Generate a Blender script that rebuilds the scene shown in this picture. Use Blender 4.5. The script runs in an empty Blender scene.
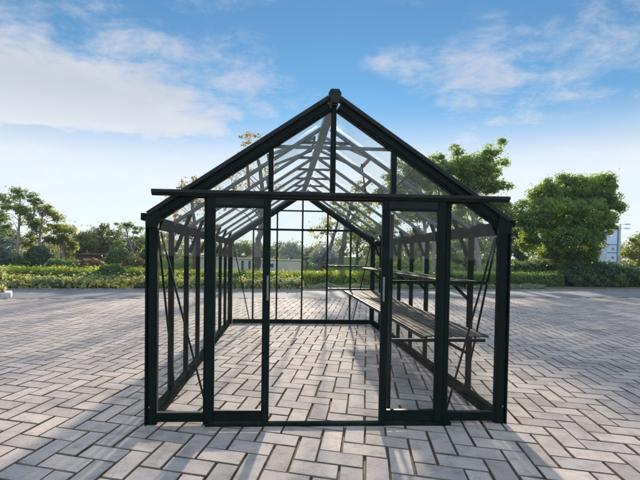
import bpy, math, random
import numpy as np
from mathutils import Vector, Matrix

R = math.radians
rng = np.random.default_rng(7)
random.seed(7)
scene = bpy.context.scene
COL = scene.collection

# ------------------------------------------------------------------ camera
CX, CY, CZ, YAW, PIT, ROL, FPX = -.3445, -3.355, 1.1844, .0561, -.0277, .0148, 478.887
SX, SY = -10.948, 29.018
F_ = Vector((math.sin(YAW)*math.cos(PIT), math.cos(YAW)*math.cos(PIT), math.sin(PIT)))
R_ = Vector((math.cos(YAW), -math.sin(YAW), 0))
U_ = R_.cross(F_)
R2 = R_*math.cos(ROL) + U_*math.sin(ROL)
U2 = -R_*math.sin(ROL) + U_*math.cos(ROL)
cam_d = bpy.data.cameras.new('camera')
cam = bpy.data.objects.new('camera', cam_d)
COL.objects.link(cam)
B_ = -F_
cam.matrix_world = Matrix(((R2.x, U2.x, B_.x, CX), (R2.y, U2.y, B_.y, CY), (R2.z, U2.z, B_.z, CZ), (0, 0, 0, 1)))
cam_d.sensor_fit = 'HORIZONTAL'
cam_d.sensor_width = 36
cam_d.lens = FPX/640*36
cam_d.shift_x = -SX/640
cam_d.shift_y = SY/640
cam_d.clip_start = .05
cam_d.clip_end = 2000
scene.camera = cam


def at(u, v, Y):
    """world point seen at photo pixel (u, v) standing at depth Y: used once to survey where things stand"""
    r = F_ + R2*((u-320-SX)/FPX) + U2*((240+SY-v)/FPX)
    t = (Y-CY)/r.y
    return Vector((CX+t*r.x, Y, CZ+t*r.z))


def pxm(Y):
    return FPX/(Y-CY)


def road(X, t):
    """a line parallel to the road: far road edge is t = 0"""
    return 13.0 + .13*X + t


# ------------------------------------------------------------------ materials
def mat(name):
    m = bpy.data.materials.new(name)
    m.use_nodes = True
    nt = m.node_tree
    nt.nodes.clear()
    out = nt.nodes.new('ShaderNodeOutputMaterial')
    return m, nt, out


def N(nt, t, **kw):
    n = nt.nodes.new(t)
    for k, v in kw.items():
        if hasattr(n, k):
            setattr(n, k, v)
        else:
            n.inputs[k].default_value = v
    return n


def ramp(nt, pts, interp='LINEAR'):
    n = nt.nodes.new('ShaderNodeValToRGB')
    cr = n.color_ramp
    cr.interpolation = interp
    while len(cr.elements) < len(pts):
        cr.elements.new(.5)
    for e, (p, c) in zip(cr.elements, pts):
        e.position = p
        e.color = (*c, 1) if len(c) == 3 else c
    return n


def noise(nt, scale, detail=4, rough=.55, coord='Object'):
    tc = nt.nodes.new('ShaderNodeTexCoord')
    n = N(nt, 'ShaderNodeTexNoise')
    n.inputs['Scale'].default_value = scale
    n.inputs['Detail'].default_value = detail
    n.inputs['Roughness'].default_value = rough
    nt.links.new(tc.outputs[coord], n.inputs['Vector'])
    return n


def mixc(nt, a, b, fac, mode='MIX'):
    n = nt.nodes.new('ShaderNodeMix')
    n.data_type = 'RGBA'
    n.blend_type = mode
    for s, x in ((0, fac), (6, a), (7, b)):
        if hasattr(x, 'links'):
            nt.links.new(x, n.inputs[s])
        else:
            n.inputs[s].default_value = x if s == 0 else ((*x, 1) if len(x) == 3 else x)
    return n.outputs[2]


def plain(name, c1, c2, scale=8, rough=.6, bump=.0, bscale=60, metallic=0., spec=.5, coord='Object'):
    m, nt, out = mat(name)
    b = N(nt, 'ShaderNodeBsdfPrincipled')
    b.inputs['Roughness'].default_value = rough
    b.inputs['Metallic'].default_value = metallic
    b.inputs['Specular IOR Level'].default_value = spec
    n = noise(nt, scale, 6, .6, coord)
    rp = ramp(nt, [(.35, c1), (.65, c2)])
    nt.links.new(n.outputs[0], rp.inputs[0])
    nt.links.new(rp.outputs[0], b.inputs['Base Color'])
    if bump:
        n2 = noise(nt, bscale, 4, .6, coord)
        bp = N(nt, 'ShaderNodeBump')
        bp.inputs['Strength'].default_value = bump
        bp.inputs['Distance'].default_value = .01
        nt.links.new(n2.outputs[0], bp.inputs['Height'])
        nt.links.new(bp.outputs[0], b.inputs['Normal'])
    nt.links.new(b.outputs[0], out.inputs[0])
    return m


def leafmat(name, cols, tcol, tfac=.4, rough=.45):
    """leaf: colour picked per leaf, part of the light passes through"""
    m, nt, out = mat(name)
    g = N(nt, 'ShaderNodeNewGeometry')
    k = len(cols)
    rp = ramp(nt, [(i/max(1, k-1), c) for i, c in enumerate(cols)])
    nt.links.new(g.outputs['Random Per Island'], rp.inputs[0])
    b = N(nt, 'ShaderNodeBsdfPrincipled')
    b.inputs['Roughness'].default_value = rough
    b.inputs['Specular IOR Level'].default_value = .35
    nz = noise(nt, 1.1, 3, .6)
    rz = ramp(nt, [(.38, (.8, .92, .95)), (.5, (1.02, 1.02, .98)), (.64, (1.8, 1.4, .75))])  # yellow sunlit clumps and darker ones painted into the leaf colour
    nt.links.new(nz.outputs[0], rz.inputs[0])
    base = mixc(nt, rp.outputs[0], rz.outputs[0], 1, 'MULTIPLY')
    nt.links.new(base, b.inputs['Base Color'])
    t = N(nt, 'ShaderNodeBsdfTranslucent')
    tc = mixc(nt, base, tcol, .6)
    nt.links.new(tc, t.inputs[0])
    mx = N(nt, 'ShaderNodeMixShader')
    mx.inputs[0].default_value = tfac
    nt.links.new(b.outputs[0], mx.inputs[1])
    nt.links.new(t.outputs[0], mx.inputs[2])
    nt.links.new(mx.outputs[0], out.inputs[0])
    return m


M = {}
# powder coated dark green aluminium with faint dust
m, nt, out = mat('green_powder_coat')
b = N(nt, 'ShaderNodeBsdfPrincipled')
n = noise(nt, 5, 8, .7)
rp = ramp(nt, [(.3, (.002, .0065, .0055)), (.55, (.003, .009, .0075)), (.85, (.011, .017, .014))])
b.inputs['Specular IOR Level'].default_value = .12
nt.links.new(n.outputs[0], rp.inputs[0])
nt.links.new(rp.outputs[0], b.inputs['Base Color'])
n2 = noise(nt, 30, 5, .6)
rp2 = ramp(nt, [(.3, (.38,)*3), (.75, (.6,)*3)])
nt.links.new(n2.outputs[0], rp2.inputs[0])
nt.links.new(rp2.outputs[0], b.inputs['Roughness'])
nt.links.new(b.outputs[0], out.inputs[0])
M['metal'] = m
M['matte'] = plain('dusty_dark_green', (.004, .010, .008), (.014, .020, .017), 6, .95, spec=0)
M['trim'] = plain('grey_trim', (.007, .011, .011), (.015, .020, .019), 14, .42, spec=.2)
M['strut'] = plain('hazed_grey_aluminium', (.075, .09, .088), (.12, .14, .135), 12, .42, metallic=.2)  # grey of sky reflection and whitish glass put into the bar colour
M['steel'] = plain('lock_steel', (.17, .165, .14), (.24, .235, .20), 40, .45, metallic=.3)
M['slat'] = plain('weathered_slat', (.05, .042, .033), (.12, .10, .08), 9, .85, .4, 80, spec=.15)
# glass sheet
m, nt, out = mat('clear_glass')
lw = N(nt, 'ShaderNodeLayerWeight')
lw.inputs['Blend'].default_value = .5
pw = N(nt, 'ShaderNodeMath', operation='POWER')
nt.links.new(lw.outputs['Facing'], pw.inputs[0])
pw.inputs[1].default_value = 5
fr = N(nt, 'ShaderNodeMath', operation='MULTIPLY_ADD')
nt.links.new(pw.outputs[0], fr.inputs[0])
fr.inputs[1].default_value = .09
fr.inputs[2].default_value = .018
tr = N(nt, 'ShaderNodeBsdfTransparent')
n = noise(nt, 2.2, 6, .7)
rp = ramp(nt, [(.3, (.985, .99, .987)), (.8, (.955, .965, .96))])
nt.links.new(n.outputs[0], rp.inputs[0])
nt.links.new(rp.outputs[0], tr.inputs[0])
gl = N(nt, 'ShaderNodeBsdfGlossy')
gl.inputs['Roughness'].default_value = .02
mx = N(nt, 'ShaderNodeMixShader')
nt.links.new(fr.outputs[0], mx.inputs[0])
nt.links.new(tr.outputs[0], mx.inputs[1])
nt.links.new(gl.outputs[0], mx.inputs[2])
nt.links.new(mx.outputs[0], out.inputs[0])
M['glass'] = m

# concrete pavers
m, nt, out = mat('concrete_paver')
b = N(nt, 'ShaderNodeBsdfPrincipled')
g = N(nt, 'ShaderNodeNewGeometry')
rp = ramp(nt, [(0, (.30, .25, .212)), (.25, (.40, .335, .285)), (.5, (.345, .30, .268)), (.75, (.455, .375, .315)), (1, (.285, .25, .225))])
nt.links.new(g.outputs['Random Per Island'], rp.inputs[0])
nf = noise(nt, 190, 4, .7)
rf = ramp(nt, [(.32, (.52, .50, .48)), (.5, (1, 1, 1)), (.72, (1.28, 1.26, 1.22))])
nt.links.new(nf.outputs[0], rf.inputs[0])
c = mixc(nt, rp.outputs[0], rf.outputs[0], 1, 'MULTIPLY')
nb = noise(nt, 1.3, 7, .65)
rb = ramp(nt, [(.30, (.55, .55, .57)), (.48, (.92, .92, .93)), (.75, (1.14, 1.10, 1.04))])
nt.links.new(nb.outputs[0], rb.inputs[0])
c = mixc(nt, c, rb.outputs[0], 1, 'MULTIPLY')
nb2 = noise(nt, 9, 5, .7)
rb2 = ramp(nt, [(.30, (.62, .62, .64)), (.48, (.94, .94, .95)), (.7, (1.06, 1.05, 1.02))])
nt.links.new(nb2.outputs[0], rb2.inputs[0])
c = mixc(nt, c, rb2.outputs[0], 1, 'MULTIPLY')
nt.links.new(c, b.inputs['Base Color'])
b.inputs['Roughness'].default_value = .92
b.inputs['Specular IOR Level'].default_value = .15
bp = N(nt, 'ShaderNodeBump')
bp.inputs['Strength'].default_value = .5
bp.inputs['Distance'].default_value = .004
nt.links.new(nf.outputs[0], bp.inputs['Height'])
nt.links.new(bp.outputs[0], b.inputs['Normal'])
nt.links.new(b.outputs[0], out.inputs[0])
M['paver'] = m
M['joint'] = plain('joint_sand', (.05, .038, .026), (.17, .12, .072), 45, .95, .6, 300)
M['paver_edge'] = plain('shaded_paver_edge', (.085, .066, .05), (.19, .15, .115), 7, 1, .5, 200, spec=0)
M['asphalt'] = plain('asphalt', (.13, .13, .133), (.18, .177, .172), 1.2, .9, .6, 160, spec=.15)
M['lawn'] = plain('lawn', (.025, .05, .014), (.05, .085, .024), .8, 1, .6, 60, spec=0)
M['soil'] = plain('soil', (.055, .042, .03), (.12, .09, .065), 4, .95, .8, 40)
M['kerb'] = plain('kerb_concrete', (.42, .40, .37), (.56, .53, .50), 6, .8, .3, 90)
M['kerb_soil'] = plain('soiled_kerb', (.16, .125, .095), (.27, .23, .19), 5, .9, .4, 60)
M['bark'] = plain('bark', (.055, .045, .036), (.12, .10, .08), 7, .9, .8, 26)
M['pale_bark'] = plain('pale_bark', (.19, .175, .155), (.30, .275, .24), 5, .85, .6, 22)
M['whitewash'] = plain('whitewash', (.62, .64, .66), (.78, .79, .80), 9, .8, .4, 40)
M['beige'] = plain('beige_render', (.52, .45, .36), (.60, .53, .43), 1.5, .85, .2, 50)
M['slot'] = plain('dark_slot', (.03, .028, .028), (.05, .048, .045), 5, .6)
M['brown'] = plain('brown_timber', (.075, .042, .028), (.13, .075, .05), 4, .75, .3, 30)
M['tile'] = plain('dark_roofing', (.05, .035, .03), (.08, .058, .05), 5, .7)
M['bluewhite'] = plain('blue_white_panel', (.50, .60, .72), (.60, .69, .80), 2, .5)
M['bluetrim'] = plain('blue_trim', (.10, .17, .30), (.14, .22, .36), 3, .5)
M['red'] = plain('red_paint', (.45, .13, .14), (.52, .18, .18), 4, .5)
M['pole'] = plain('pale_pole', (.52, .56, .60), (.62, .66, .70), 5, .4)
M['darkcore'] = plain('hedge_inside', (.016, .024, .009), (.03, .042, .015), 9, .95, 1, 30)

M['leaf_bush'] = leafmat('bright_leaf', [(.04, .105, .04), (.075, .18, .055), (.115, .235, .055), (.22, .30, .05)], (.42, .52, .05), .5)
M['leaf_deep'] = leafmat('deep_leaf', [(.036, .075, .032), (.05, .10, .046), (.075, .13, .052)], (.150, .240, .060), .35)
M['leaf_mid'] = leafmat('mid_leaf', [(.05, .10, .036), (.085, .155, .048), (.13, .205, .052)], (.255, .330, .060), .42)
M['leaf_yellow'] = leafmat('yellow_leaf', [(.05, .095, .03), (.08, .14, .035), (.12, .17, .035), (.20, .21, .035)], (.42, .44, .06), .5)
M['leaf_autumn'] = leafmat('autumn_leaf', [(.065, .094, .032), (.116, .123, .032), (.217, .160, .032), (.246, .094, .043)], (.405, .285, .060), .45)
M['leaf_olive'] = leafmat('olive_leaf', [(.055, .080, .032), (.087, .116, .043), (.123, .145, .048)], (.270, .270, .075), .42)
M['leaf_hedge'] = leafmat('hedge_leaf', [(.070, .148, .035), (.104, .209, .038), (.174, .260, .043), (.278, .313, .052)], (.517, .552, .052), .45)
M['leaf_hedge_dark'] = leafmat('dark_hedge_leaf', [(.038, .096, .028), (.061, .139, .035), (.086, .174, .042)], (.207, .328, .052), .4)
M['leaf_var'] = leafmat('variegated_leaf', [(.070, .122, .043), (.139, .200, .061), (.295, .322, .122), (.470, .461, .209)], (.569, .552, .155), .4)
M['leaf_red'] = leafmat('red_leaf', [(.07, .11, .035), (.14, .105, .04), (.19, .085, .045), (.10, .12, .045)], (.34, .21, .07), .45)
M['leaf_silver'] = leafmat('silver_leaf', [(.189, .246, .239), (.261, .319, .312), (.334, .392, .377)], (.360, .420, .360), .25)
M['leaf_teal'] = leafmat('teal_leaf', [(.072, .145, .123), (.109, .189, .160), (.145, .232, .189)], (.180, .270, .180), .3)
M['leaf_pale'] = leafmat('pale_cover_leaf', [(.087, .131, .072), (.145, .189, .116), (.217, .261, .160)], (.300, .330, .150), .3)


# ------------------------------------------------------------------ helpers
def link(name, me, m, parent=None, loc=None):
    o = bpy.data.objects.new(name, me)
    COL.objects.link(o)
    if m is not None:
        me.materials.append(m)
    if parent is not None:
        o.parent = parent
    if loc is not None:
        o.location = loc
    return o


def tag(o, label, cat, group=None):
    o['label'] = label
    o['category'] = cat
    if group:
        o['group'] = group
    return o


def empty(name, loc, label, cat, group=None):
    o = bpy.data.objects.new(name, None)
    COL.objects.link(o)
    o.location = loc
    o.empty_display_size = .2
    return tag(o, label, cat, group)


def kind(o, k):
    o['kind'] = k
    return o


class MB:
    def __init__(s):
        s.v, s.f = [], []

    def add(s, vs, fs):
        n = len(s.v)
        s.v += [tuple(x) for x in vs]
        s.f += [tuple(i+n for i in f) for f in fs]
        return s

    def bar(s, A, B, w, h, up=(0, 0, 1), ch=.12):
        """beam with chamfered edges from A to B, w across, h along 'up'"""
        A, B = Vector(A), Vector(B)
        d = (B-A).normalized()
        up = Vector(up)
        x = d.cross(up)
        if x.length < 1e-4:
            x = d.cross(Vector((0, 1, 0)))
        x.normalize()
        y = x.cross(d).normalized()
        c = min(w, h)*ch
        a, b_ = w/2, h/2
        prof = [(a, -b_+c), (a, b_-c), (a-c, b_), (-a+c, b_), (-a, b_-c), (-a, -b_+c), (-a+c, -b_), (a-c, -b_)]
        vs = [P+x*p+y*q for P in (A, B) for p, q in prof]
        fs = [(i, (i+1) % 8, 8+(i+1) % 8, 8+i) for i in range(8)] + [tuple(range(7, -1, -1)), tuple(range(8, 16))]
        return s.add(vs, fs)

    def box(s, lo, hi):
        x0, y0, z0 = lo
        x1, y1, z1 = hi
        vs = [(x0, y0, z0), (x1, y0, z0), (x1, y1, z0), (x0, y1, z0), (x0, y0, z1), (x1, y0, z1), (x1, y1, z1), (x0, y1, z1)]
        return s.add(vs, [(0, 3, 2, 1), (4, 5, 6, 7), (0, 1, 5, 4), (1, 2, 6, 5), (2, 3, 7, 6), (3, 0, 4, 7)])

    def prism(s, poly, ax, lo, hi):
        """extrude a polygon given in the two other axes along axis ax"""
        n = len(poly)
        def p3(p, t):
            q = list(p)
            q.insert(ax, t)
            return q
        vs = [p3(p, lo) for p in poly]+[p3(p, hi) for p in poly]
        return s.add(vs, [tuple(range(n)), tuple(range(2*n-1, n-1, -1))]+[(i, n+i, n+(i+1) % n, (i+1) % n) for i in range(n)])

    def tube(s, pts, rads, n=7):
        pts = [Vector(p) for p in pts]
        base = len(s.v)
        for i, p in enumerate(pts):
            d = (pts[min(i+1, len(pts)-1)]-pts[max(i-1, 0)]).normalized()
            x = d.cross(Vector((.3, .9, .1))).normalized()
            y = d.cross(x)
            for k in range(n):
                t = 2*math.pi*k/n
                s.v.append(tuple(p+(x*math.cos(t)+y*math.sin(t))*rads[i]))
        for i in range(len(pts)-1):
            for k in range(n):
                a, b_ = base+i*n+k, base+i*n+(k+1) % n
                s.f.append((a, b_, b_+n, a+n))
        s.f.append(tuple(base+k for k in range(n-1, -1, -1)))
        s.f.append(tuple(base+(len(pts)-1)*n+k for k in range(n)))
        return s

    def build(s, name, m, parent=None, loc=None, smooth=False):
        me = bpy.data.meshes.new(name)
        me.from_pydata(s.v, [], s.f)
        me.update()
        import bmesh
        bm = bmesh.new()
        bm.from_mesh(me)
        bmesh.ops.recalc_face_normals(bm, faces=bm.faces)
        bm.to_mesh(me)
        bm.free()
        if smooth:
            for p in me.polygons:
                p.use_smooth = True
        return link(name, me, m, parent, loc)


def np_mesh(name, V, Q):
    """mesh from arrays: V (n,3), Q (m,k) faces all of k corners"""
    me = bpy.data.meshes.new(name)
    k = Q.shape[1]
    me.vertices.add(len(V))
    me.vertices.foreach_set('co', V.astype(np.float32).ravel())
    me.loops.add(Q.size)
    me.loops.foreach_set('vertex_index', Q.astype(np.int32).ravel())
    me.polygons.add(len(Q))
    me.polygons.foreach_set('loop_start', np.arange(0, Q.size, k, dtype=np.int32))
    me.update(calc_edges=True)
    me.validate()
    me.shade_flat()
    return me


def unit(a):
    return a/np.maximum(np.linalg.norm(a, axis=1, keepdims=True), 1e-6)


def leaf_mesh(name, C, nrm, size, aspect=.5, droop=.0, fold=.12):
    """one folded four-point leaf per centre"""
    n = len(C)
    nrm = unit(nrm)
    rnd = rng.normal(size=(n, 3))
    rnd[:, 2] -= droop
    d = rnd-nrm*np.sum(rnd*nrm, axis=1, keepdims=True)
    d = unit(d)
    w = np.cross(nrm, d)
    L = (size*rng.uniform(.65, 1.25, n))[:, None]
    V = np.empty((n, 4, 3))
    V[:, 0] = C-d*L*.5
    V[:, 2] = C+d*L*.5
    V[:, 1] = C+w*L*aspect*.5+nrm*L*fold
    V[:, 3] = C-w*L*aspect*.5+nrm*L*fold
    i = np.arange(n)[:, None]*4
    T = np.concatenate([i+np.array([[0, 1, 2]]), i+np.array([[0, 2, 3]])], axis=1).reshape(-1, 3)
    return np_mesh(name, V.reshape(-1, 3), T)


def clump_points(cents, rads, per, flat=.75):
    k = len(cents)
    C = np.repeat(cents, per, axis=0)
    r = np.repeat(rads, per)[:, None]
    off = unit(rng.normal(size=(k*per, 3)))*rng.uniform(.15, 1, (k*per, 1))**.5
    P = C+off*r*np.array([1, 1, flat])
    nrm = off*.8+rng.normal(size=(k*per, 3))*.6+np.array([0, 0, .55])
    return P, nrm


def make_tree(name, label, cat, base, trunk, r0, lobes, Y, m_leaf, m_bark, leaf=.11, rc=.33, per=46, cov=1., white=0., group=None,
              droop=.3, branches=True, depth=.85, flat=.75, aspect=.5):
    """base: world point of the foot. trunk: list of photo-surveyed (u, v, dY) points up the stem.
    lobes: (u, v, ru, rv, dY) ellipsoids of crown in photo pixels at depth Y."""
    base = Vector(base)
    root = empty(name, base, label, cat, group)
    s = pxm(Y)
    tp = [at(u, v, Y+dy)-base for u, v, dy in trunk]
    tp = [Vector((tp[0].x*0+0, 0, -.05))]+tp
    # lobes to clusters
    cents, rads = [], []
    for u, v, ru, rv, dy in lobes:
        c = np.array(at(u, v, Y+dy)-base)
        rad = np.array([ru/s, ru/s*depth, rv/s])
        k = max(3, int(cov*4.2*(rad[0]*rad[2])/(rc*rc)))
        dirs = unit(rng.normal(size=(k, 3)))
        rr = rng.uniform(.08, 1, (k, 1))**.45
        cents.append(c+dirs*rr*rad*.92)
        rads.append(rc*rng.uniform(.55, 1.3, k))
    cents = np.concatenate(cents)
    rads = np.concatenate(rads)
    P, nrm = clump_points(cents, rads, int(per*2.2), flat)
    # a few stray leaves outside the clumps break the outline
    k = len(P)//14
    sel = rng.integers(0, len(cents), k)
    off = unit(rng.normal(size=(k, 3)))*rng.uniform(.9, 1.75, (k, 1))*rads[sel][:, None]
    P = np.concatenate([P, cents[sel]+off])
    nrm = np.concatenate([nrm, rng.normal(size=(k, 3))+np.array([0, 0, .4])])
    keep = P[:, 2] > .04
    link('crown', leaf_mesh('crown', P[keep], nrm[keep], leaf*.86, aspect*1.1, droop), m_leaf, root)
    # trunk and limbs
    tb = MB()
    nseg = len(tp)
    if nseg > 1:
        rr = [r0*1.25]+[r0*(1-.62*i/(nseg-1)) for i in range(1, nseg)]
        dense, dr = [], []
        for i in range(nseg-1):
            for q in range(4):
                t = q/4
                dense.append(tp[i].lerp(tp[i+1], t)+Vector(rng.normal(size=3))*r0*.12*(i+q > 0))
                dr.append(rr[i]*(1-t)+rr[i+1]*t)
        dense.append(tp[-1])
        dr.append(rr[-1])
        tb.tube(dense, dr, 9)
        if branches:
            order = rng.permutation(len(cents))[:min(len(cents), 26 if cov > .6 else 16)]
            top = dense[-1]
            for q in order:
                c = Vector(cents[q])
                # leave the stem well below the clump
                cand = [i for i in range(3, len(dense)) if dense[i].z < c.z-.15] or [len(dense)-1]
                i = cand[max(0, len(cand)-1-int(rng.integers(0, 4)))]
                st = dense[i]
                mid = st.lerp(c, .5)+Vector((rng.normal()*.08, rng.normal()*.08, .12+.06*(c-st).length))
                rb = max(.010, dr[i]*(.42 if cov > .6 else .30))
                tb.tube([st, st.lerp(mid, .5)+Vector(rng.normal(size=3))*.03, mid, c], [rb, rb*.75, rb*.55, rb*.22], 5)
        tr = tb.build('trunk', m_bark, root, smooth=True)
        if white:
            pb = MB()
            i1 = max(i for i in range(len(dense)) if dense[i].z <= white or i <= 1)
            pts = [dense[i] for i in range(0, i1+1)]
            pb.tube(pts, [dr[i]*1.07+.004 for i in range(0, i1+1)], 12)
            pb.build('painted_base', M['whitewash'], tr, smooth=True)
    return root


def leafy_box(P0, P1, half, z0, z1, m_leaf, leaf, dens, label, cat, name='hedge', group=None, lumpy=.05, aspect=.55, round_top=.0):
    """hedge between two ground points: leaves over an uneven dark body of twigs"""
    P0, P1 = np.array(P0[:2], float), np.array(P1[:2], float)
    L = np.linalg.norm(P1-P0)
    d = (P1-P0)/L
    nn = np.array([-d[1], d[0]])
    ctr = (P0+P1)/2
    root = empty(name, (ctr[0], ctr[1], 0), label, cat, group)
    h = z1-z0

    def lump(s_, t_):
        return lumpy*(np.sin(s_*2.3+1.7*t_)+.8*np.sin(s_*5.1+2+t_*3)+.6*np.sin(s_*9.7+t_*5))
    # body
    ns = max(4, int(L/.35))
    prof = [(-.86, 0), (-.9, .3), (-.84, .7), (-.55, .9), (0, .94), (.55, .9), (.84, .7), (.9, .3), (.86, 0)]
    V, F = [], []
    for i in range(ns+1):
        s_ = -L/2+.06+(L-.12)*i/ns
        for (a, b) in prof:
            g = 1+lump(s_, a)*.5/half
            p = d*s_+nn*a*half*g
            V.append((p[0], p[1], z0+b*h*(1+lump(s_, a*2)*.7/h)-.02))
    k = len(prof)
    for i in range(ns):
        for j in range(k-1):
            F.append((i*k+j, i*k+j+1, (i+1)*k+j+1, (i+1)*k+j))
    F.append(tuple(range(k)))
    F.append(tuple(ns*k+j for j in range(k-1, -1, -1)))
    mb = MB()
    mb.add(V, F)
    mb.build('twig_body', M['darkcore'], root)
    # leaves
    area_top, area_side = L*2*half, L*h
    def shell(n, which):
        s_ = rng.uniform(-L/2, L/2, n)
        if which == 't':
            a = rng.uniform(-1, 1, n)
            zz = z0+h*(1-round_top*np.abs(a)**3)+lump(s_, a*2)-np.abs(rng.normal(0, leaf*.6, n))+rng.exponential(leaf*.35, n)
            nr = np.stack([np.zeros(n), np.zeros(n), np.ones(n)], 1)
        else:
            sg = -1 if which == 'f' else 1
            zz = z0+h*rng.uniform(0.0, 1, n)
            a = sg*(1+(lump(s_, zz*3)-np.abs(rng.normal(0, leaf*.5, n))+rng.exponential(leaf*.25, n))/half-round_top*.4*((zz-z0)/h)**3)
            nr = np.stack([nn[0]*sg*np.ones(n), nn[1]*sg*np.ones(n), .35*np.ones(n)], 1)
        p = d[None]*s_[:, None]+nn[None]*(a*half)[:, None]
        return np.concatenate([p, zz[:, None]], 1), nr+rng.normal(size=(n, 3))*.55
    parts = [shell(int(dens*area_top), 't'), shell(int(dens*area_side), 'f'), shell(int(dens*area_side*.35), 'b')]
    # ends
    n = int(dens*2*half*h)
    for e in (-1, 1):
        a = rng.uniform(-1, 1, n)
        zz = z0+h*rng.uniform(0, 1, n)
        p = d[None]*(e*(L/2)+rng.normal(0, leaf*.4, n))[:, None]+nn[None]*(a*half)[:, None]
        parts.append((np.concatenate([p, zz[:, None]], 1), np.array([d[0]*e, d[1]*e, .2])+rng.normal(size=(n, 3))*.5))
    P = np.concatenate([p for p, _ in parts])
    nr = np.concatenate([q for _, q in parts])
    link('foliage', leaf_mesh('foliage', P, nr, leaf, aspect, 0), m_leaf, root)
    return root


def dome_shrub(name, label, cat, c, rx, ry, rz, zc, m_leaf, leaf, n, core=True, group=None, lumpy=.08, loose=.0):
    """rounded shrub: shell of leaves over a dark twig body; zc is the height of the dome's middle"""
    root = empty(name, (c[0], c[1], 0), label, cat, group)
    u = unit(rng.normal(size=(n, 3)))
    k = 1+lumpy*(np.sin(u[:, 0]*7+u[:, 2]*5)+np.sin(u[:, 1]*8+u[:, 0]*4)+.7*np.sin(u[:, 2]*13+u[:, 0]*11))
    r = k*(1-np.abs(rng.normal(0, .08+loose, n))+rng.exponential(.02+loose*.3, n))
    P = u*r[:, None]*np.array([rx, ry, rz])+np.array([0, 0, zc])
    ok = P[:, 2] > .01
    link('foliage', leaf_mesh('foliage', P[ok], u[ok]+rng.normal(size=(ok.sum(), 3))*.55+np.array([0, 0, .2]), leaf, .55, 0), m_leaf, root)
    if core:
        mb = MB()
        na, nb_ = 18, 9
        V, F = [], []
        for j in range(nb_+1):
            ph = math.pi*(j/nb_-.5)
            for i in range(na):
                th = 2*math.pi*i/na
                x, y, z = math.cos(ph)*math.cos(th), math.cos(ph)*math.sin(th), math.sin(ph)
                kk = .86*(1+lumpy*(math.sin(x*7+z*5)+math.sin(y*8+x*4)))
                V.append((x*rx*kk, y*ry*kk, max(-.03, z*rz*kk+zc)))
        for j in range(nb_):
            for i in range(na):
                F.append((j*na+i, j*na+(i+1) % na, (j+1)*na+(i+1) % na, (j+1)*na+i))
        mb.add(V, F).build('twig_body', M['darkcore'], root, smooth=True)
    return root


# ------------------------------------------------------------------ ground, road
def sheet(name, poly, z, m):
    me = bpy.data.meshes.new(name)
    me.from_pydata([(x, y, z) for x, y in poly], [], [tuple(range(len(poly)))])
    me.update()
    return kind(link(name, me, m), 'structure')


sheet('ground', [(-600, -300), (600, -300), (600, 900), (-600, 900)], -.05, M['lawn'])
XL, XR = -34, 36
sheet('paving_bed', [(XL, -14), (XR, -14), (XR, road(XR, -3.0)), (XL, road(XL, -3.0))], -.014, M['joint'])
sheet('road', [(XL-30, road(XL-30, -3.0)), (XR+30, road(XR+30, -3.0)), (XR+30, road(XR+30, .02)), (XL-30, road(XL-30, .02))], -.004, M['asphalt'])
sheet('planting_bed', [(XL-30, road(XL-30, .1)), (XR+30, road(XR+30, .1)), (XR+30, road(XR+30, 6)), (XL-30, road(XL-30, 6))], .03, M['soil'])
kb = MB()
for i in range(40):
    x0, x1 = -30+i*1.6, -30+(i+1)*1.6-.012
    kb.prism([(x0, road(x0, 0)), (x1, road(x1, 0)), (x1, road(x1, .12)), (x0, road(x0, .12))], 2, -.05, .035)
kind(kb.build('kerb', M['kerb_soil']), 'structure')

# herringbone pavers
va, vb = np.array([.133, -.046]), np.array([.031, .175])
O = np.array([-.475, -.154])-vb
I, J = np.meshgrid(np.arange(-260, 260), np.arange(-110, 130), indexing='ij')
I, J = I.ravel(), J.ravel()
s4 = (I-J) % 4
O_ = O+I[:, None]*va+J[:, None]*vb
okp = (O_[:, 0] > -17) & (O_[:, 0] < 19) & (O_[:, 1] > -4.5) & (O_[:, 1] < 10.0+.13*O_[:, 0]-.18)
H, Vv = okp & (s4 == 0), okp & (s4 == 3)
ca = np.concatenate([O_[H], O_[Vv]])
nH, nV = H.sum(), Vv.sum()
da = np.concatenate([np.tile(va*2, (nH, 1)), np.tile(va, (nV, 1))])
db = np.concatenate([np.tile(vb, (nH, 1)), np.tile(vb*2, (nV, 1))])
nb_ = nH+nV
ctr = ca+(da+db)/2
rot = rng.normal(0, .008, nb_)
jit = rng.normal(0, .0018, (nb_, 2))


def ring(inset, z):
    la, lb = np.linalg.norm(da, axis=1)[:, None], np.linalg.norm(db, axis=1)[:, None]
    ea, eb = da*(.5-inset/la), db*(.5-inset/lb)
    P = np.stack([-ea-eb, ea-eb, ea+eb, -ea+eb], 1)
    c_, s_ = np.cos(rot)[:, None], np.sin(rot)[:, None]
    P = np.stack([P[..., 0]*c_-P[..., 1]*s_, P[..., 0]*s_+P[..., 1]*c_], -1)
    tilt = P[..., 0]*rng_t[:, :1]+P[..., 1]*rng_t[:, 1:]
    Z = z+zo[:, None]+tilt
    return np.concatenate([P+ctr[:, None]+jit[:, None], Z[..., None]], -1)


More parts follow.
